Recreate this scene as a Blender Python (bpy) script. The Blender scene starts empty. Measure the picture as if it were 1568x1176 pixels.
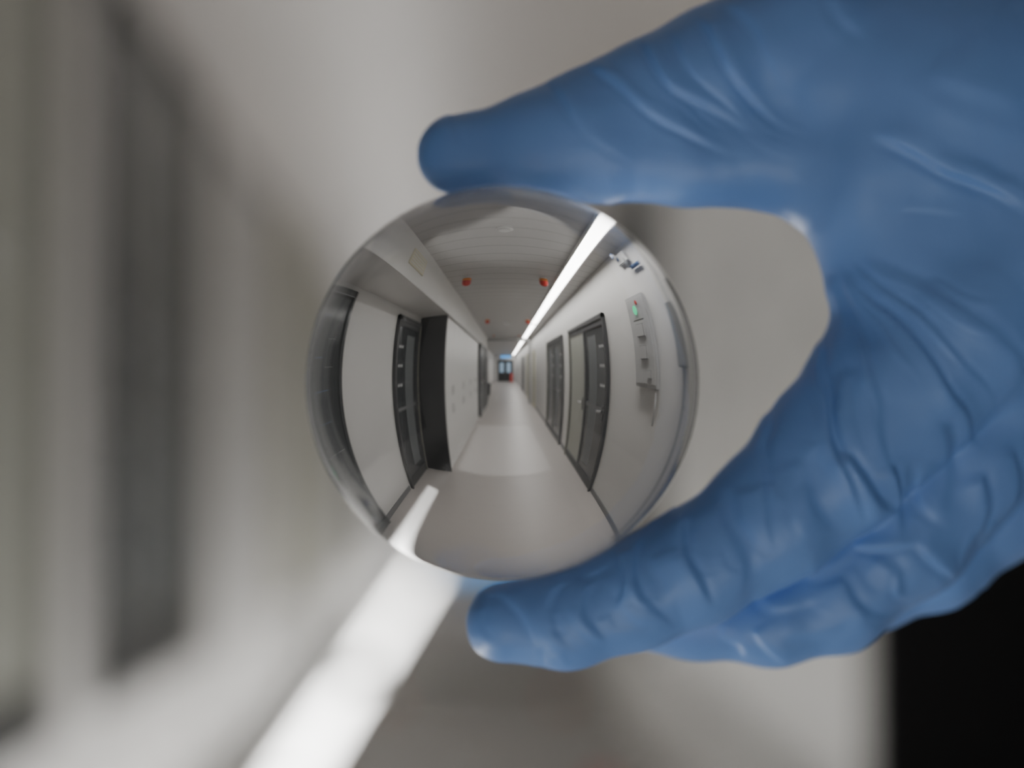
import bpy, bmesh, math, numpy as np
from mathutils import Vector, Matrix, noise

S = 0.08/600.0            # metres per modelling unit of the hand (glass ball radius = 300 units)
BZ = 1.5                  # ball height
scene = bpy.context.scene

# ------------------------------------------------------------------ materials
def nodes_of(name):
    m = bpy.data.materials.new(name); m.use_nodes = True
    nt = m.node_tree
    return m, nt, nt.nodes['Principled BSDF']

def mat(name, col, rough=0.5, metal=0.0, bump=0.0, bscale=40.0, var=0.04, spec=0.5, emit=None, es=0.0):
    m, nt, p = nodes_of(name)
    tc = nt.nodes.new('ShaderNodeTexCoord')
    nz = nt.nodes.new('ShaderNodeTexNoise'); nz.inputs['Scale'].default_value = bscale
    nz.inputs['Detail'].default_value = 4
    nt.links.new(tc.outputs['Object'], nz.inputs['Vector'])
    mx = nt.nodes.new('ShaderNodeMix'); mx.data_type = 'RGBA'
    mx.inputs[6].default_value = (*[c*(1-var) for c in col], 1)
    mx.inputs[7].default_value = (*[min(1, c*(1+var)) for c in col], 1)
    nt.links.new(nz.outputs['Fac'], mx.inputs[0])
    nt.links.new(mx.outputs[2], p.inputs['Base Color'])
    p.inputs['Roughness'].default_value = rough
    p.inputs['Metallic'].default_value = metal
    p.inputs['Specular IOR Level'].default_value = spec
    if bump > 0:
        b = nt.nodes.new('ShaderNodeBump'); b.inputs['Strength'].default_value = bump
        b.inputs['Distance'].default_value = 0.002
        nt.links.new(nz.outputs['Fac'], b.inputs['Height'])
        nt.links.new(b.outputs['Normal'], p.inputs['Normal'])
    if emit:
        p.inputs['Emission Color'].default_value = (*emit, 1)
        p.inputs['Emission Strength'].default_value = es
    return m

M = {}
M['wall'] = mat('wall_paint', (0.73, 0.72, 0.705), 0.6, bump=0.15, bscale=120)
M['wall2'] = mat('cabinet_white', (0.76, 0.755, 0.74), 0.35)
M['floor'] = mat('vinyl_floor', (0.49, 0.455, 0.43), 0.38, bump=0.05, bscale=60, var=0.08)
M['black'] = mat('black_panel', (0.016, 0.016, 0.017), 0.5, spec=0.25)
M['dglass'] = mat('dark_door_glass', (0.055, 0.060, 0.063), 0.16, spec=0.35)
M['inner'] = mat('dim_interior', (0.16, 0.17, 0.175), 0.4, spec=0.3)
M['frame'] = mat('aluminium_frame', (0.30, 0.31, 0.305), 0.4, metal=0.4)
M['palegreen'] = mat('pale_grey_green', (0.42, 0.43, 0.38), 0.45)
M['dframe'] = mat('dark_frame', (0.07, 0.07, 0.073), 0.5, spec=0.3)
M['jamb'] = mat('cream_jamb', (0.72, 0.69, 0.55), 0.45)
M['steel'] = mat('steel', (0.6, 0.6, 0.6), 0.25, metal=1)
M['red'] = mat('red_plastic', (0.65, 0.03, 0.02), 0.35)
M['orange'] = mat('orange_plastic', (0.9, 0.28, 0.03), 0.35)
M['plastic'] = mat('white_plastic', (0.8, 0.8, 0.78), 0.4)
M['grey'] = mat('grey_plastic', (0.30, 0.31, 0.32), 0.5)
M['lgrey'] = mat('light_grey_enamel', (0.50, 0.50, 0.50), 0.45)
M['base'] = mat('baseboard_grey', (0.20, 0.20, 0.205), 0.5)
M['blue'] = mat('blue_sign', (0.05, 0.25, 0.6), 0.4, emit=(0.1, 0.45, 1.0), es=0.6)
M['green'] = mat('green_lamp', (0.05, 0.6, 0.3), 0.3, emit=(0.05, 1, 0.45), es=0.4)
M['bluepl'] = mat('blue_plastic', (0.06, 0.12, 0.28), 0.4)
M['strip'] = mat('lamp_diffuser', (0.9, 0.9, 0.9), 0.5, emit=(1.0, 0.985, 0.955), es=9.5)
M['panel'] = mat('fill_panel_glow', (0.8, 0.8, 0.8), 0.5, emit=(1.0, 0.985, 0.96), es=1.15)  # glow of the added overhead fill panel
M['fill_pane'] = mat('fill_pane_glow', (0.4, 0.4, 0.4), 0.6, emit=(0.93, 0.97, 1.0), es=0.08)  # weak glow of the added glazing behind the camera
M['daylight'] = mat('frosted_pane', (0.3, 0.4, 0.5), 0.4, emit=(0.5, 0.75, 1.0), es=0.2)
M['sleeve'] = mat('labcoat_cotton', (0.72, 0.73, 0.75), 0.85, bump=0.4, bscale=300)

# ceiling: metal slats running across the corridor
m, nt, p = nodes_of('ceiling_slats')
geo = nt.nodes.new('ShaderNodeNewGeometry')
sep = nt.nodes.new('ShaderNodeSeparateXYZ'); nt.links.new(geo.outputs['Position'], sep.inputs[0])
mu = nt.nodes.new('ShaderNodeMath'); mu.operation = 'MULTIPLY'; mu.inputs[1].default_value = 1/0.30
nt.links.new(sep.outputs['Y'], mu.inputs[0])
fr = nt.nodes.new('ShaderNodeMath'); fr.operation = 'FRACT'; nt.links.new(mu.outputs[0], fr.inputs[0])
cr = nt.nodes.new('ShaderNodeValToRGB')
cr.color_ramp.elements[0].position = 0.0; cr.color_ramp.elements[0].color = (0.26, 0.26, 0.25, 1)
cr.color_ramp.elements[1].position = 0.09; cr.color_ramp.elements[1].color = (0.50, 0.49, 0.48, 1)
nt.links.new(fr.outputs[0], cr.inputs[0]); nt.links.new(cr.outputs[0], p.inputs['Base Color'])
p.inputs['Roughness'].default_value = 0.45
M['ceil'] = m

# ------------------------------------------------------------------ builder
class B:
    def __init__(s): s.bm = bmesh.new(); s.mats = []
    def mi(s, k):
        if k not in s.mats: s.mats.append(k)
        return s.mats.index(k)
    def box(s, x0, x1, y0, y1, z0, z1, k, bev=0.0):
        r = bmesh.ops.create_cube(s.bm, size=1.0)
        vs = r['verts']
        for v in vs:
            v.co = Vector(((x0+x1)/2+v.co.x*(x1-x0), (y0+y1)/2+v.co.y*(y1-y0), (z0+z1)/2+v.co.z*(z1-z0)))
        fs = set(f for v in vs for f in v.link_faces)
        if bev > 0:
            es = list(set(e for v in vs for e in v.link_edges))
            rr = bmesh.ops.bevel(s.bm, geom=es, offset=bev, segments=2, affect='EDGES')
            fs = set(f for f in fs if f.is_valid) | set(rr['faces'])
        i = s.mi(k)
        for f in fs: f.material_index = i
    def cyl(s, c, r, h, axis, k, r2=None, seg=32):
        rr = bmesh.ops.create_cone(s.bm, cap_ends=True, segments=seg, radius1=r, radius2=r if r2 is None else r2, depth=h)
        vs = rr['verts']
        R = {'Z': Matrix.Identity(3), 'X': Matrix.Rotation(math.pi/2, 3, 'Y'), 'Y': Matrix.Rotation(-math.pi/2, 3, 'X')}[axis]
        for v in vs: v.co = R @ v.co + Vector(c)
        i = s.mi(k)
        for f in set(f for v in vs for f in v.link_faces):
            f.material_index = i; f.smooth = len(f.verts) == 4
    def sph(s, c, r, k, sz=1.0):
        rr = bmesh.ops.create_uvsphere(s.bm, u_segments=24, v_segments=14, radius=r)
        i = s.mi(k)
        for v in rr['verts']:
            v.co = Vector((v.co.x, v.co.y, v.co.z*sz)) + Vector(c)
        for f in set(f for v in rr['verts'] for f in v.link_faces): f.material_index = i; f.smooth = True
    def done(s, name):
        me = bpy.data.meshes.new(name)
        xs = [v.co for v in s.bm.verts]
        o = Vector(((min(v.x for v in xs)+max(v.x for v in xs))/2, (min(v.y for v in xs)+max(v.y for v in xs))/2, min(v.z for v in xs)))
        for v in s.bm.verts: v.co -= o
        s.bm.to_mesh(me); s.bm.free()
        for k in s.mats: me.materials.append(M[k])
        ob = bpy.data.objects.new(name, me); ob.location = o
        scene.collection.objects.link(ob)
        return ob

def simple(name, *a):
    b = B(); b.box(*a); return b.done(name)

# ------------------------------------------------------------------ corridor shell
XL, XR, ZC = -1.20, 1.08, 2.70
Y0, Y1 = -2.6, 34.0
simple('floor', XL-0.1, XR+0.1, Y0-0.1, Y1+0.1, -0.1, 0.0, 'floor')
simple('ceiling', XL-0.1, XR+0.1, Y0-0.1, Y1+0.1, ZC, ZC+0.1, 'ceil')
simple('wall_left', XL-0.1, XL, Y0, Y1, 0, ZC, 'wall')
simple('wall_right', XR, XR+0.1, Y0, Y1, 0, ZC, 'wall')
simple('wall_back', XL-0.1, XR+0.1, Y0-0.1, Y0, 0, ZC, 'wall')
simple('wall_front', XL-0.1, XR+0.1, Y1, Y1+0.1, 0, ZC, 'wall')
b = B(); b.box(XL, -0.76, Y0, 13.5, 2.22, ZC, 'wall'); 
b.done('ceiling_soffit')
b = B(); b.box(-0.76, -0.748, 1.75, 2.35, 2.36, 2.56, 'jamb', 0.003)
for i in range(5): b.box(-0.75, -0.745, 1.8, 2.3, 2.385+i*0.034, 2.395+i*0.034, 'plastic')
b.done('air_vent_grille')
# far passage frame
b = B()
b.box(XL, -0.95, 13.5, 13.8, 0, 2.60, 'wall'); b.box(0.98, XR, 13.5, 13.8, 0, 2.60, 'wall')
b.box(XL, XR, 13.5, 13.8, 2.60, ZC, 'wall')
b.box(-0.95, -0.91, 13.45, 13.82, 0, 2.60, 'frame'); b.box(0.95, 0.98, 13.45, 13.82, 0, 2.60, 'frame')
b.box(-0.95, 0.98, 13.45, 13.82, 2.57, 2.60, 'frame')
b.done('trim_1')
# unseen glazing added behind the photographer, faintly glowing to brighten the glove
b = B()
yb = Y0+0.002
for x0, x1 in ((-1.14, -0.42), (-0.36, 0.32), (0.38, 1.02)):
    b.box(x0, x1, yb, yb+0.02, 0.25, 2.12, 'fill_pane')
for x in (-1.18, -0.42, 0.32, 1.02): b.box(x, x+0.06, yb, yb+0.06, 0.0, 2.18, 'frame', 0.004)
b.box(-1.18, 1.08, yb, yb+0.06, 2.12, 2.18, 'frame', 0.004); b.box(-1.18, 1.07, yb, yb+0.055, 0.0, 0.25, 'frame', 0.004)
b.done('added_fill_glazing')
# wide glowing panel added behind the photographer to light the glove from above
b = B()
b.box(-0.66, 0.62, -2.3, -0.75, ZC-0.03, ZC-0.001, 'plastic', 0.004)
b.box(-0.63, 0.59, -2.27, -0.78, ZC-0.034, ZC-0.028, 'panel')
b.done('added_fill_panel')

# baseboards
def bb(name, x0, x1, segs):
    b = B()
    for a, c in segs: b.box(x0, x1, a, c, 0, 0.07, 'base')
    b.done(name)
bb('baseboard_right', XR-0.012, XR, [(0.6, 2.92), (5.25, 5.9), (8.4, 11.9), (13.85, 34)])
bb('baseboard_left', XL, XL+0.012, [(-2.5, -1.2), (1.46, 2.95), (13.85, 34)])

# ------------------------------------------------------------------ doors
def door(name, side, y0, y1, h, leafs=1, pale=False, near_jamb='jamb', first='dframe'):
    xw = XL+0.002 if side < 0 else XR-0.002
    d = -side
    def X(a, c):
        u, v = xw+d*a, xw+d*c
        return (min(u, v), max(u, v))
    b = B()
    f = 0.06
    b.box(*X(0, 0.045), y0, y0+f, 0, h, first, 0.004)
    b.box(*X(0, 0.045), y1-f, y1, 0, h, near_jamb, 0.004)
    b.box(*X(0, 0.045), y0, y1, h-f, h, 'frame', 0.004)
    n = leafs
    w = (y1-y0-2*f)/n
    for i in range(n):
        a = y0+f+i*w; c = a+w
        pl = pale and i == n-1
        kk = 'palegreen' if pl else 'dframe'
        b.box(*X(0.002, 0.02), a+0.002, c-0.002, 0.01, h-f, 'palegreen' if pl else 'dglass')
        for (p, q) in ((a, a+0.05), (c-0.05, c)):
            b.box(*X(0.0, 0.032), p+0.003, q-0.003, 0.01, h-f, kk, 0.003)
        b.box(*X(0.0, 0.031), a, c, 0.01, 0.14, kk, 0.003)
        b.box(*X(0.0, 0.031), a, c, h-f-0.07, h-f, kk, 0.003)
        if not pl:
            # things glimpsed in the dim room through the pane
            b.box(*X(0.015, 0.0202), a+w*0.42, a+w*0.80, 0.25, 1.9, 'inner')
            b.box(*X(0.015, 0.0203), a+0.08, c-0.08, 1.02, 1.06, 'base')
            for z in (1.30, 1.52, 1.74):
                b.box(*X(0.015, 0.0205), a+0.10, a+0.10+w*0.2, z, z+0.025, 'lgrey')
        hy = a+0.11 if side > 0 else c-0.11
        b.box(*X(0.03, 0.04), hy-0.02, hy+0.02, 0.93, 1.10, 'steel', 0.004)
        b.cyl((xw+d*0.06, hy, 1.04), 0.009, 0.05, 'X', 'steel')
        b.cyl((xw+d*0.085, hy+0.05, 1.04), 0.009, 0.13, 'Y', 'steel')
    return b.done(name)
door('door_1', +1, 2.95, 5.2, 2.12, 2, True)
door('door_2', +1, 5.95, 8.3, 2.12, 2)
door('door_3', +1, 12.0, 13.1, 2.12, 1, True, first='jamb')
door('door_4', -1, 3.0, 4.12, 2.12, 1)
door('door_6', +1, -0.95, 0.55, 2.15, 1)
door('door_7', +1, 15.5, 17.0, 2.12, 1, True, first='jamb')
door('door_8', +1, 20, 21.5, 2.12, 1)
door('door_9', -1, 15.0, 16.5, 2.12, 1)
door('door_10', -1, 19.0, 22.0, 2.12, 2)
# glazed lab window/door with equipment behind it
b = B()
xa = XL+0.002
b.box(xa, xa+0.01, -1.15, 1.42, 0.0, 2.15, 'dglass')
for y in (-1.15, -0.31, 0.55, 1.36): b.box(xa, xa+0.05, y, y+0.06, 0, 2.15, 'grey', 0.004)
b.box(xa, xa+0.05, -1.15, 1.42, 2.09, 2.15, 'grey', 0.004); b.box(xa, xa+0.04, -1.15, 1.42, 0, 0.1, 'dframe', 0.004)
for y, z, dy, dz, k in ((0.65, 1.62, 0.25, 0.30, 'bluepl'), (0.98, 1.55, 0.22, 0.2, 'base'), (0.7, 1.18, 0.4, 0.22, 'bluepl'), (0.64, 0.55, 0.3, 0.4, 'base'), (1.05, 0.75, 0.2, 0.2, 'base'),
                       (-0.2, 1.5, 0.4, 0.4, 'base'), (0.1, 1.0, 0.35, 0.3, 'grey'), (-0.2, 0.4, 0.6, 0.3, 'bluepl')):
    b.box(xa+0.005, xa+0.02, y, y+dy, z, z+dz, k, 0.004)
b.done('window_1')
# end doors
b = B()
b.box(-0.8, 0.75, Y1-0.06, Y1-0.001, 0, 2.15, 'dframe')
for a, c in ((-0.74, -0.04), (0.0, 0.70)): b.box(a, c, Y1-0.08, Y1-0.05, 0.1, 2.05, 'black')
b.box(-0.6, -0.2, Y1-0.09, Y1-0.07, 0.9, 1.9, 'daylight'); b.box(0.1, 0.5, Y1-0.09, Y1-0.07, 0.9, 1.9, 'daylight')
b.done('door_11')
b = B(); b.box(-0.45, 0.45, 30.0, 30.06, 2.25, 2.5, 'blue'); b.cyl((-0.3, 30.03, 2.6), 0.01, 0.2, 'Z', 'steel'); b.cyl((0.3, 30.03, 2.6), 0.01, 0.2, 'Z', 'steel')
b.done('hanging_exit_sign')

# ------------------------------------------------------------------ tall cabinets
b = B()
cx = -0.78; yc = 4.16; xb = XL+0.01
b.box(xb, cx-0.02, yc+0.04, 9.6, 0.0, 2.2, 'wall2')
b.box(xb, cx, yc, yc+0.04, 0.0, 2.215, 'black')
yy = yc+0.06
i = 0
while yy < 9.0:
    b.box(cx-0.02, cx, yy, yy+0.60, 0.10, 1.02, 'wall2', 0.004)
    b.box(cx-0.02, cx, yy, yy+0.60, 1.03, 2.19, 'wall2', 0.004)
    hy = yy+0.55 if i % 2 == 0 else yy+0.05
    b.box(cx, cx+0.02, hy-0.008, hy+0.008, 0.83, 0.95, 'base', 0.003)
    b.box(cx, cx+0.02, hy-0.008, hy+0.008, 1.10, 1.22, 'base', 0.003)
    yy += 0.62; i += 1
b.done('storage_cabinet')
b = B()
b.box(xb, -0.72, 9.9, 9.96, 0, 2.2, 'dframe'); b.box(xb, -0.75, 9.96, 11.2, 0.02, 2.18, 'dglass'); b.box(xb, -0.72, 11.2, 11.26, 0, 2.2, 'dframe')
b.box(-0.752, -0.735, 9.96, 11.2, 0.02, 0.12, 'frame'); b.box(-0.752, -0.735, 9.96, 11.2, 1.0, 1.05, 'frame')
b.box(xb, -0.72, 11.3, 13.4, 0, 2.2, 'wall2', 0.005)
b.done('glass_display_cabinet')

def bin_(x, y):
    b = B(); b.cyl((x, y, 0.3), 0.13, 0.6, 'Z', 'black', r2=0.17); b.cyl((x, y, 0.62), 0.175, 0.04, 'Z', 'dframe')
    return b.done('waste_bin')
bin_(-0.9, 14.6); bin_(-0.95, 17.5); 
b = B(); b.cyl((0.55, 32.5, 0.45), 0.14, 0.6, 'Z', 'red'); b.sph((0.55, 32.5, 0.75), 0.14, 'red', 0.6); b.cyl((0.55, 32.5, 0.88), 0.03, 0.1, 'Z', 'black'); b.cyl((0.55,32.5,0.075),0.17,0.15,'Z','red')
b.done('fire_extinguisher')

# ------------------------------------------------------------------ wall fittings
b = B()  # control panel
xp = XR-0.001
b.box(XR-0.05, xp, 1.46, 2.00, 1.38, 2.12, 'lgrey', 0.006)
b.box(XR-0.056, XR-0.05, 1.49, 1.97, 1.41, 2.09, 'plastic', 0.002)
b.box(XR-0.060, XR-0.055, 1.60, 1.88, 1.90, 2.07, 'lgrey', 0.002)
b.cyl((XR-0.064, 1.76, 1.98), 0.04, 0.02, 'X', 'green'); b.cyl((XR-0.064, 1.68, 2.04), 0.02, 0.02, 'X', 'red')
b.box(XR-0.075, XR-0.053, 1.64, 1.84, 1.76, 1.86, 'black', 0.003)
b.box(XR-0.075, XR-0.053, 1.64, 1.82, 1.59, 1.69, 'black', 0.003)
b.box(XR-0.068, XR-0.053, 1.58, 1.68, 1.45, 1.51, 'grey', 0.003)
b.cyl((XR-0.03, 1.50, 1.25), 0.012, 0.26, 'Z', 'lgrey')
b.done('control_panel')
b = B()
b.box(XR-0.05, xp, 1.35, 1.75, 2.46, 2.60, 'lgrey', 0.008)
b.cyl((XR-0.09, 1.68, 2.54), 0.035, 0.09, 'X', 'bluepl'); b.cyl((XR-0.07, 1.45, 2.43), 0.03, 0.10, 'Z', 'grey'); b.sph((XR-0.1, 1.68, 2.54), 0.04, 'plastic')
b.cyl((XR-0.035, 1.25, 2.38), 0.018, 0.35, 'Y', 'bluepl')
b.done('wall_socket_unit')
b = B()
b.cyl((XR-0.05, 0.78, 1.25), 0.025, 2.5, 'Z', 'grey')
for z in (0.4, 1.3, 2.2): b.box(XR-0.05, xp, 0.765, 0.795, z, z+0.03, 'grey')
b.box(XR-0.10, xp, 0.68, 0.90, 1.55, 1.95, 'grey', 0.01)
b.done('wall_pipe')

# emergency beacons on the ceiling
for (x, y, s_) in ((-0.5, 3.75, 1), (0.5, 3.75, 1), (-0.45, 8.0, 0.9), (0.55, 8.0, 0.9), (-0.45, 12.3, 0.5), (0.5, 12.3, 0.5)):
    b = B()
    b.cyl((x, y, ZC-0.012*s_), 0.055*s_, 0.024*s_, 'Z', 'plastic'); b.cyl((x, y, ZC-0.045*s_), 0.058*s_, 0.045*s_, 'Z', 'orange')
    b.cyl((x, y, ZC-0.085*s_), 0.056*s_, 0.04*s_, 'Z', 'red', r2=0.06*s_); b.sph((x, y, ZC-0.103*s_), 0.056*s_, 'red', 0.8)
    b.done('alarm_beacon')
for (x, y) in ((0.0, 1.85), (0.03, 8.8)):
    b = B(); b.cyl((x, y, ZC-0.01), 0.075, 0.02, 'Z', 'plastic'); b.cyl((x, y, ZC-0.035), 0.045, 0.03, 'Z', 'plastic', r2=0.055)
    b.done('smoke_detector')

# strip lights
ys = [(-0.30, 8.7), (8.82, 13.42), (13.9, 20.0), (20.1, 26.0), (26.1, 33.6)]
for a, c in ys:
    b = B()
    b.box(0.67, 0.685, a, c, ZC-0.035, ZC-0.001, 'plastic'); b.box(0.835, 0.85, a, c, ZC-0.035, ZC-0.001, 'plastic')
    b.box(0.67, 0.85, a, a+0.01, ZC-0.035, ZC-0.001, 'plastic'); b.box(0.67, 0.85, c-0.01, c, ZC-0.035, ZC-0.001, 'plastic')
    b.box(0.685, 0.835, a+0.01, c-0.01, ZC-0.018, ZC-0.004, 'strip')
    b.done('strip_light')

# ------------------------------------------------------------------ glass ball
me = bpy.data.meshes.new('glass_ball'); bm = bmesh.new()
bmesh.ops.create_uvsphere(bm, u_segments=360, v_segments=180, radius=0.04)
for f in bm.faces: f.smooth = True
bm.to_mesh(me); bm.free()
ball = bpy.data.objects.new('glass_ball', me); ball.location = (0, 0, BZ); scene.collection.objects.link(ball)
m, nt, p = nodes_of('clear_glass')
p.inputs['Base Color'].default_value = (1, 1, 1, 1); p.inputs['Roughness'].default_value = 0.0
p.inputs['IOR'].default_value = 1.5; p.inputs['Transmission Weight'].default_value = 1.0
me.materials.append(m)

# ------------------------------------------------------------------ gloved hand (signed distance modelling)
BX, BY = 769.0, 586.0
def smin(a, b, k):
    h = np.clip(0.5+0.5*(b-a)/k, 0, 1)
    return b*(1-h)+a*h-k*h*(1-h)
def seg(P, A, Bp):
    a = np.array(A[:3], np.float32); c = np.array(Bp[:3], np.float32)
    ab = c-a; L = float(ab@ab)
    t = np.clip(((P-a)@ab)/L, 0, 1)
    d = P-a-t[..., None]*ab
    return np.sqrt((d*d).sum(-1))-(A[3]+(Bp[3]-A[3])*t)
def chain(P, pts, k=14):
    r = None
    for A, C in zip(pts[:-1], pts[1:]):
        s_ = seg(P, A, C)
        r = s_ if r is None else smin(r, s_, k)
    return r
thumb_a = [(700, 236, -4, 62), (800, 224, -4, 73), (900, 182, 0, 80), (1000, 144, 5, 88), (1110, 98, 10, 100), (1240, 50, 20, 125)]
thumb_b = [(840, 233, -4, 68), (930, 234, -2, 74), (1050, 236, 2, 76), (1170, 232, 10, 82), (1290, 255, 20, 95)]
index = [(776, 952, 0, 63), (870, 942, 0, 76), (965, 910, 0, 83), (1065, 866, 0, 88), (1180, 792, 5, 99), (1278, 700, 15, 116), (1380, 590, 25, 130), (1480, 480, 35, 140)]
middle = [(960, 940, 120, 58), (1080, 950, 112, 64), (1200, 943, 112, 84), (1290, 908, 115, 98), (1390, 815, 120, 114), (1490, 690, 135, 128), (1570, 560, 145, 135)]
ring = [(1080, 880, 235, 58), (1230, 905, 235, 68), (1370, 890, 228, 86), (1470, 840, 228, 102), (1565, 750, 235, 118), (1660, 600, 250, 126)]
pinky = [(1180, 830, 340, 50), (1330, 850, 340, 60), (1450, 800, 338, 72), (1540, 700, 335, 84), (1640, 560, 340, 100)]
palm = [
    [(1290, 110, 25, 135), (1450, 150, 40, 160), (1650, 210, 90, 170), (1850, 240, 150, 170)],
    [(1372, 440, 25, 92), (1340, 270, 20, 105), (1420, 200, 30, 120)],
    [(1480, 480, 40, 140), (1600, 380, 70, 150), (1850, 260, 130, 165)],
    [(1570, 560, 145, 130), (1700, 400, 170, 150), (1880, 270, 170, 165)],
    [(1660, 600, 250, 122), (1740, 420, 240, 140), (1900, 270, 190, 160)],
    [(1640, 560, 340, 98), (1760, 420, 310, 120), (1920, 270, 210, 150)],
    [(1450, 330, 40, 120), (1600, 250, 80, 150)],
    [(1400, 60, 45, 125), (1580, 95, 80, 150), (1760, 140, 115, 165), (1950, 180, 140, 165)],
    [(1860, 250, 160, 175), (2060, 170, 130, 170), (2260, 80, 90, 190)],
]
def sdf(P):
    pm = None
    for c in palm:
        s_ = chain(P, c, 60)
        pm = s_ if pm is None else smin(pm, s_, 70)
    th = smin(chain(P, thumb_a), chain(P, thumb_b), 55)
    tot = smin(th, pm, 45)
    for f in (index, middle, ring, pinky):
        s_ = smin(chain(P, f, 22), pm, 45)
        tot = smin(tot, s_, 9)
    ballsd = np.sqrt(((P-np.array([BX, BY, 0], np.float32))**2).sum(-1))-301.5
    return -smin(-tot, ballsd, 5)

step = 8.0
gx = np.arange(600, 2480, step, dtype=np.float32); gy = np.arange(-260, 1090, step, dtype=np.float32); gd = np.arange(-190, 480, step, dtype=np.float32)
F = np.empty((len(gx), len(gy), len(gd)), np.float32)
Yg, Dg = np.meshgrid(gy, gd, indexing='ij')
for i0 in range(0, len(gx), 16):
    xs = gx[i0:i0+16]
    P = np.empty((len(xs), len(gy), len(gd), 3), np.float32)
    P[..., 0] = xs[:, None, None]; P[..., 1] = Yg[None]; P[..., 2] = Dg[None]
    F[i0:i0+16] = sdf(P)
# surface nets
ins = F < 0
nx, ny, nz_ = F.shape
corn = [(a, b_, c) for a in (0, 1) for b_ in (0, 1) for c in (0, 1)]
cnt = np.zeros((nx-1, ny-1, nz_-1), np.int32)
for a, b_, c in corn: cnt += ins[a:nx-1+a, b_:ny-1+b_, c:nz_-1+c]
act = (cnt > 0) & (cnt < 8)
idx = -np.ones(act.shape, np.int64); ci = np.argwhere(act); idx[act] = np.arange(len(ci))
acc = np.zeros((len(ci), 3)); num = np.zeros(len(ci))
for p0 in corn:
    for ax in range(3):
        if p0[ax] == 1: continue
        p1 = list(p0); p1[ax] = 1
        f0 = F[ci[:, 0]+p0[0], ci[:, 1]+p0[1], ci[:, 2]+p0[2]]; f1 = F[ci[:, 0]+p1[0], ci[:, 1]+p1[1], ci[:, 2]+p1[2]]
        cr_ = (f0 < 0) != (f1 < 0)
        t = np.where(cr_, f0/np.where(cr_, f0-f1, 1), 0)
        pt = np.tile(np.array(p0, float), (len(ci), 1)); pt[:, ax] += t
        acc += pt*cr_[:, None]; num += cr_
V = (ci+acc/num[:, None])*step+np.array([gx[0], gy[0], gd[0]])
faces = []
for ax in range(3):
    sl0 = [slice(None)]*3; sl1 = [slice(None)]*3
    sl0[ax] = slice(0, -1); sl1[ax] = slice(1, None)
    e = ins[tuple(sl0)] != ins[tuple(sl1)]
    ei = np.argwhere(e)
    o1, o2 = [(1, 2), (2, 0), (0, 1)][ax]
    ok = (ei[:, o1] > 0) & (ei[:, o2] > 0) & (ei[:, o1] < F.shape[o1]-1) & (ei[:, o2] < F.shape[o2]-1)
    ei = ei[ok]
    q = []
    for (da, db) in ((-1, -1), (0, -1), (0, 0), (-1, 0)):
        k_ = ei.copy(); k_[:, o1] += da; k_[:, o2] += db
        q.append(idx[k_[:, 0], k_[:, 1], k_[:, 2]])
    q = np.stack(q, 1)
    inside0 = ins[ei[:, 0], ei[:, 1], ei[:, 2]]
    q[~inside0] = q[~inside0][:, ::-1]
    faces.append(q)
faces = np.concatenate(faces)
faces = faces[(faces >= 0).all(1)]

def to_world(Vp):
    return np.stack([-(Vp[:, 0]-BX)*S, Vp[:, 2]*S, (Vp[:, 1]-BY)*S], 1)
def from_world(W):
    return np.stack([BX-W[:, 0]/S, BY+W[:, 2]/S, W[:, 1]/S], 1)
def project(Vp, it=2):
    Vp = Vp.astype(np.float32)
    for _ in range(it):
        f = sdf(Vp); e = 1.5; g = np.empty_like(Vp)
        for a in range(3):
            dv = np.zeros(3, np.float32); dv[a] = e
            g[:, a] = (sdf(Vp+dv)-sdf(Vp-dv))/(2*e)
        gn = (g*g).sum(1)+1e-6
        Vp = Vp-np.clip(f/gn, -6, 6)[:, None]*g
    return Vp
V = project(V, 2)
me0 = bpy.data.meshes.new('tmp'); me0.from_pydata(to_world(V).tolist(), [], faces.tolist()); me0.update()
bm = bmesh.new(); bm.from_mesh(me0); bmesh.ops.recalc_face_normals(bm, faces=bm.faces); bm.to_mesh(me0); bm.free()
ob0 = bpy.data.objects.new('tmp', me0); scene.collection.objects.link(ob0)
sd = ob0.modifiers.new('s', 'SUBSURF'); sd.levels = 1; sd.render_levels = 1
dg = bpy.context.evaluated_depsgraph_get()
glove_me = bpy.data.meshes.new_from_object(ob0.evaluated_get(dg))
bpy.data.objects.remove(ob0)

# --- wrinkles: folds of the stretched nitrile, real displaced geometry
n = len(glove_me.vertices)
W = np.empty(n*3, np.float32); glove_me.vertices.foreach_get('co', W); W = W.reshape(-1, 3)
N = np.empty(n*3, np.float32); glove_me.vertex_normals.foreach_get('vector', N); N = N.reshape(-1, 3)
Q = from_world(W)
front = np.clip((-N[:, 1]+0.45)/0.5, 0, 1)
lump = np.array([noise.noise(Vector((q[0]/90, q[1]/90, q[2]/90))) for q in Q], np.float32)
lump2 = np.array([noise.noise(Vector((q[0]/34+9, q[1]/34, q[2]/34))) for q in Q], np.float32)
wx = Q[:, 0]+lump*9+lump2*2.5; wy = Q[:, 1]+lump2*2.5-lump*8
disp = lump*4.5+lump2*0.8
def cr(pts, n_=8):
    pts = [np.array(p, float) for p in pts]
    if len(pts) == 2: pts = [pts[0], (pts[0]+pts[1])/2, pts[1]]
    P = [2*pts[0]-pts[1]]+pts+[2*pts[-1]-pts[-2]]
    out = []
    for i in range(1, len(P)-2):
        for t in np.linspace(0, 1, n_, endpoint=False):
            a, b_, c, d = P[i-1], P[i], P[i+1], P[i+2]
            out.append(0.5*((2*b_)+(-a+c)*t+(2*a-5*b_+4*c-d)*t*t+(-a+3*b_-3*c+d)*t**3))
    out.append(P[-2]); return np.array(out)
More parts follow.
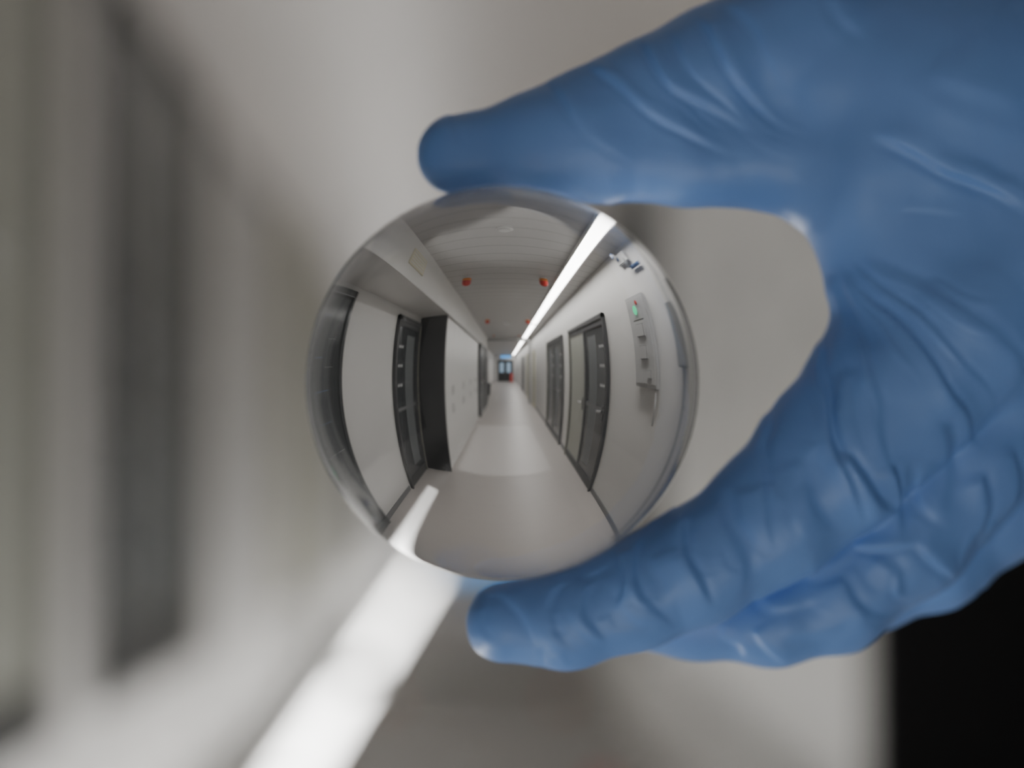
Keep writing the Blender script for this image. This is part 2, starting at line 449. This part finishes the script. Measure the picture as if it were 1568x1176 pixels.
# (points, height, width, steep side)
folds = [
 ([(985, 50), (1010, 115), (1080, 170), (1195, 225)], 8, 8, 1),
 ([(1065, 25), (1105, 100), (1165, 170), (1225, 222)], 9, 8, 1),
 ([(1030, 35), (1060, 110), (1130, 180), (1200, 235)], 4, 7, 1),
 ([(900, 90), (935, 130), (1000, 185), (1070, 225), (1150, 245)], 7, 8, 1),
 ([(835, 118), (865, 160), (905, 215)], 5, 8, 1),
 ([(690, 170), (682, 205), (700, 260)], 2.5, 6, -1),
 ([(1110, 0), (1160, 70), (1215, 150)], 5, 12, 1),
 ([(1260, -10), (1285, 40), (1330, 80)], 5, 14, 1),
 ([(1320, 212), (1420, 262), (1500, 300), (1600, 355)], 11, 11, 1),
 ([(1400, 250), (1490, 285), (1600, 330)], 4, 14, -1),
 ([(1400, 120), (1480, 150), (1590, 170)], 4, 22, 1),
 ([(1265, 400), (1335, 480), (1400, 560), (1470, 650), (1520, 710)], 7, 7, -1),
 ([(1270, 415), (1300, 510), (1325, 620), (1345, 740)], 7, 8, -1),
 ([(1280, 400), (1370, 475), (1450, 560), (1540, 650)], 5, 7, -1),
 ([(1295, 395), (1400, 450), (1520, 540), (1600, 620)], 4, 12, -1),
 ([(1268, 490), (1250, 580), (1255, 680), (1290, 760), (1318, 815)], 9, 8, -1),
 ([(1245, 525), (1225, 610), (1240, 690)], 4, 9, -1),
 ([(1180, 600), (1157, 700), (1155, 790), (1175, 860)], 7, 9, -1),
 ([(1045, 780), (1038, 835), (1062, 895), (1088, 935)], 9, 8, -1),
 ([(1080, 760), (1100, 820), (1125, 875), (1110, 925)], 6, 15, -1),
 ([(942, 835), (953, 890), (940, 940)], 7, 7, 1),
 ([(985, 805), (962, 850), (965, 905), (1000, 950), (1060, 965)], 6, 9, -1),
 ([(860, 875), (830, 925), (850, 975), (900, 1012)], 6, 8, -1),
 ([(900, 880), (885, 940), (935, 990)], 5, 9, -1),
 ([(755, 895), (800, 940), (830, 990)], 5, 8, 1),
 ([(735, 925), (728, 965), (755, 1000)], 3, 7, -1),
 ([(1270, 690), (1320, 760), (1372, 800)], 14, 10, -1),
 ([(1345, 710), (1368, 770), (1374, 835)], 11, 8, -1),
 ([(1315, 830), (1360, 836), (1410, 830)], 10, 7, 1),
 ([(1165, 955), (1190, 990), (1225, 1022)], 6, 9, 1),
 ([(1100, 975), (1140, 985), (1160, 1015)], 5, 9, 1),
 ([(1280, 880), (1310, 935), (1375, 960)], 7, 10, -1),
 ([(1335, 850), (1370, 880), (1385, 940)], 6, 11, -1),
 ([(1500, 720), (1514, 790), (1480, 860)], 9, 9, -1),
 ([(1400, 830), (1440, 868), (1500, 880)], 7, 9, 1),
 ([(1545, 680), (1565, 760), (1530, 840)], 7, 11, -1),
 ([(1410, 650), (1445, 720), (1435, 800)], 6, 16, -1),
 ([(1360, 332), (1410, 330), (1470, 345)], 1.5, 5, 1),
 ([(1150, 905), (1200, 925), (1275, 900)], 5, 10, 1),
 ([(1210, 700), (1225, 770), (1270, 835)], 5, 12, -1),
 ([(1120, 745), (1130, 800), (1165, 840)], 5, 13, 1),
 ([(1000, 840), (1020, 890), (1010, 940)], 5, 13, 1),
 ([(1395, 700), (1420, 770), (1470, 800)], 6, 12, 1),
 ([(1230, 880), (1290, 850), (1330, 800)], 5, 14, 1),
 ([(1200, 960), (1260, 965), (1310, 940)], 5, 13, 1),
 ([(1290, 560), (1275, 640), (1300, 720)], 5, 12, 1),
]
rng = np.random.RandomState(4)
for i in range(16):
    a = rng.uniform(0.25, 1.45); r0 = rng.uniform(20, 160); L_ = rng.uniform(90, 260)
    ox, oy = 1262, 385
    p0 = (ox+math.cos(a)*r0, oy+math.sin(a)*r0); p1 = (ox+math.cos(a+0.06)*(r0+L_/2), oy+math.sin(a+0.06)*(r0+L_/2)); p2 = (ox+math.cos(a+0.02)*(r0+L_), oy+math.sin(a+0.02)*(r0+L_))
    folds.append(([p0, p1, p2], rng.uniform(0.8, 2.2), rng.uniform(5, 8), rng.choice([-1, 1])))
for i in range(12):
    x = rng.uniform(860, 1180); y = rng.uniform(80, 180); L_ = rng.uniform(50, 120)
    folds.append(([(x, y), (x+L_*0.45, y+L_*0.5), (x+L_, y+L_*0.75)], rng.uniform(0.8, 2.0), rng.uniform(5, 8), rng.choice([-1, 1])))
for i in range(22):
    t = rng.uniform(0, 1); x = 780+t*480; y = 950-240*t**1.6+rng.uniform(-50, 50); L_ = rng.uniform(40, 110); a = rng.uniform(0.5, 1.9)
    folds.append(([(x, y), (x+math.cos(a)*L_*0.5, y+math.sin(a)*L_*0.5), (x+math.cos(a-0.5)*L_, y+math.sin(a-0.5)*L_)], rng.uniform(0.8, 2.5), rng.uniform(5, 9), rng.choice([-1, 1])))
for i in range(14):
    x = rng.uniform(1200, 1560); y = rng.uniform(720, 980); L_ = rng.uniform(40, 110); a = rng.uniform(0.2, 1.9)
    folds.append(([(x, y), (x+math.cos(a)*L_*0.5, y+math.sin(a)*L_*0.5), (x+math.cos(a-0.5)*L_, y+math.sin(a-0.5)*L_)], rng.uniform(1.0, 2.6), rng.uniform(6, 9), rng.choice([-1, 1])))
FH = 0.85
for pts, h, w, sgn in folds:
    C = cr(pts)
    lo = C.min(0)-w*7; hi = C.max(0)+w*7
    m_ = np.where((wx > lo[0]) & (wx < hi[0]) & (wy > lo[1]) & (wy < hi[1]) & (front > 0.01))[0]
    if len(m_) == 0: continue
    px, py = wx[m_], wy[m_]
    best = np.full(len(m_), 1e9); sg = np.zeros(len(m_)); tt = np.zeros(len(m_))
    L = len(C)-1
    for i in range(L):
        a = C[i]; ab = C[i+1]-a; l2 = ab@ab
        t = np.clip(((px-a[0])*ab[0]+(py-a[1])*ab[1])/l2, 0, 1)
        dx = px-a[0]-t*ab[0]; dy = py-a[1]-t*ab[1]
        d = np.sqrt(dx*dx+dy*dy); u = d < best
        best[u] = d[u]; sg[u] = (d*np.sign(ab[0]*dy-ab[1]*dx))[u]; tt[u] = ((i+t)/L)[u]
    s_ = sg*sgn
    tap = np.clip(tt/0.15, 0, 1)*np.clip((1-tt)/0.45, 0, 1)
    tap = tap*tap*(3-2*tap)
    ridge = np.where(s_ > 0, np.exp(-(s_/(w*0.75))**2), np.exp(-(s_/(w*2.6))**2))
    prof = ridge*0.8-0.35*np.exp(-((s_-1.4*w)/(w*0.75))**2)
    disp[m_] += FH*h*tap*prof*front[m_]
bd = np.sqrt((W**2).sum(1))/S-300
disp = np.where(bd < 25, np.maximum(disp*np.clip((bd-2)/23, 0, 1), 0), disp)
W2 = W+N*(disp*S)[:, None]
glove_me.vertices.foreach_set('co', W2.astype(np.float32).ravel())
glove_me.polygons.foreach_set('use_smooth', [True]*len(glove_me.polygons))
glove_me.update(); glove_me.name = 'glove'
hand = bpy.data.objects.new('gloved_hand', None); hand.location = (0, 0, BZ); scene.collection.objects.link(hand)
glove = bpy.data.objects.new('glove', glove_me); scene.collection.objects.link(glove); glove.parent = hand

m, nt, p = nodes_of('blue_nitrile')
tc = nt.nodes.new('ShaderNodeTexCoord')
nz = nt.nodes.new('ShaderNodeTexNoise'); nz.inputs['Scale'].default_value = 60; nz.inputs['Detail'].default_value = 3; nz.inputs['Distortion'].default_value = 0.8
nt.links.new(tc.outputs['Object'], nz.inputs['Vector'])
nz2 = nt.nodes.new('ShaderNodeTexNoise'); nz2.inputs['Scale'].default_value = 1500
nt.links.new(tc.outputs['Object'], nz2.inputs['Vector'])
b1 = nt.nodes.new('ShaderNodeBump'); b1.inputs['Strength'].default_value = 0.12; b1.inputs['Distance'].default_value = 0.0015
nt.links.new(nz.outputs['Fac'], b1.inputs['Height'])
b2 = nt.nodes.new('ShaderNodeBump'); b2.inputs['Strength'].default_value = 0.12; b2.inputs['Distance'].default_value = 0.0002
nt.links.new(nz2.outputs['Fac'], b2.inputs['Height']); nt.links.new(b1.outputs['Normal'], b2.inputs['Normal'])
nt.links.new(b2.outputs['Normal'], p.inputs['Normal'])
mx = nt.nodes.new('ShaderNodeMix'); mx.data_type = 'RGBA'
mx.inputs[6].default_value = (0.18, 0.34, 0.74, 1); mx.inputs[7].default_value = (0.20, 0.38, 0.80, 1)
nt.links.new(nz.outputs['Fac'], mx.inputs[0]); nt.links.new(mx.outputs[2], p.inputs['Base Color'])
p.inputs['Roughness'].default_value = 0.40
p.inputs['Specular IOR Level'].default_value = 0.5
glove_me.materials.append(m)

# sleeve
me = bpy.data.meshes.new('sleeve'); bm = bmesh.new()
path = [(2130, 140, 115, 230), (2200, 108, 100, 245), (2450, 0, 60, 265), (2900, -210, -40, 300), (3600, -560, -260, 360), (4300, -900, -560, 420)]
rings = []
NS = 64; PP = []
for A, C in zip(path[:-1], path[1:]):
    for t in np.linspace(0, 1, 12, endpoint=False): PP.append([A[i]+(C[i]-A[i])*t for i in range(4)])
PP.append(list(path[-1]))
for j, q in enumerate(PP):
    c = Vector(to_world(np.array([q[:3]]))[0])
    nxt = Vector(to_world(np.array([PP[min(j+1, len(PP)-1)][:3]]))[0]); prv = Vector(to_world(np.array([PP[max(j-1, 0)][:3]]))[0])
    T = (nxt-prv).normalized(); U = T.cross(Vector((0, 1, 0))).normalized(); Wv = T.cross(U)
    rg = []
    for k in range(NS):
        a = 2*math.pi*k/NS
        r = q[3]*S*(1+0.05*math.sin(j*0.9+2*math.sin(a))+0.04*noise.noise(Vector((math.cos(a)*1.5, math.sin(a)*1.5, j*0.25))))
        rg.append(bm.verts.new(c+U*math.cos(a)*r+Wv*math.sin(a)*r))
    rings.append(rg)
for r0, r1 in zip(rings[:-1], rings[1:]):
    for k in range(NS):
        f = bm.faces.new((r0[k], r0[(k+1) % NS], r1[(k+1) % NS], r1[k])); f.smooth = True
bm.to_mesh(me); bm.free(); me.materials.append(M['sleeve'])
sl = bpy.data.objects.new('sleeve', me); scene.collection.objects.link(sl); sl.parent = hand
so = sl.modifiers.new('thick', 'SOLIDIFY'); so.thickness = 0.0015

# ------------------------------------------------------------------ world + camera
w = bpy.data.worlds.new('World'); scene.world = w; w.use_nodes = True
w.node_tree.nodes['Background'].inputs[0].default_value = (0.5, 0.55, 0.6, 1)
w.node_tree.nodes['Background'].inputs[1].default_value = 0.05

D = 0.47
pitch = math.radians(2.75); yaw = math.radians(0.6)
dirv = Vector((-math.sin(yaw)*math.cos(pitch), math.cos(yaw)*math.cos(pitch), -math.sin(pitch)))
cpos = Vector((0, 0, BZ))-dirv*D
cam = bpy.data.cameras.new('camera'); co = bpy.data.objects.new('camera', cam); scene.collection.objects.link(co)
tgt = Vector((-15*S, 0, BZ+2*S))
fwd = (tgt-cpos).normalized()
right = fwd.cross(Vector((0, 0, -1))).normalized(); up = right.cross(fwd)
R = Matrix((right, up, -fwd)).transposed()
co.matrix_world = Matrix.Translation(cpos) @ R.to_4x4()
cam.sensor_width = 36; cam.lens = 36*D/(1568*S)
cam.clip_start = 0.01; cam.clip_end = 100
cam.dof.use_dof = True; cam.dof.focus_distance = D-0.036; cam.dof.aperture_fstop = cam.lens/14.0
scene.camera = co
scene.view_settings.view_transform = 'AgX'
scene.view_settings.exposure = 0.5
print('verts', n)
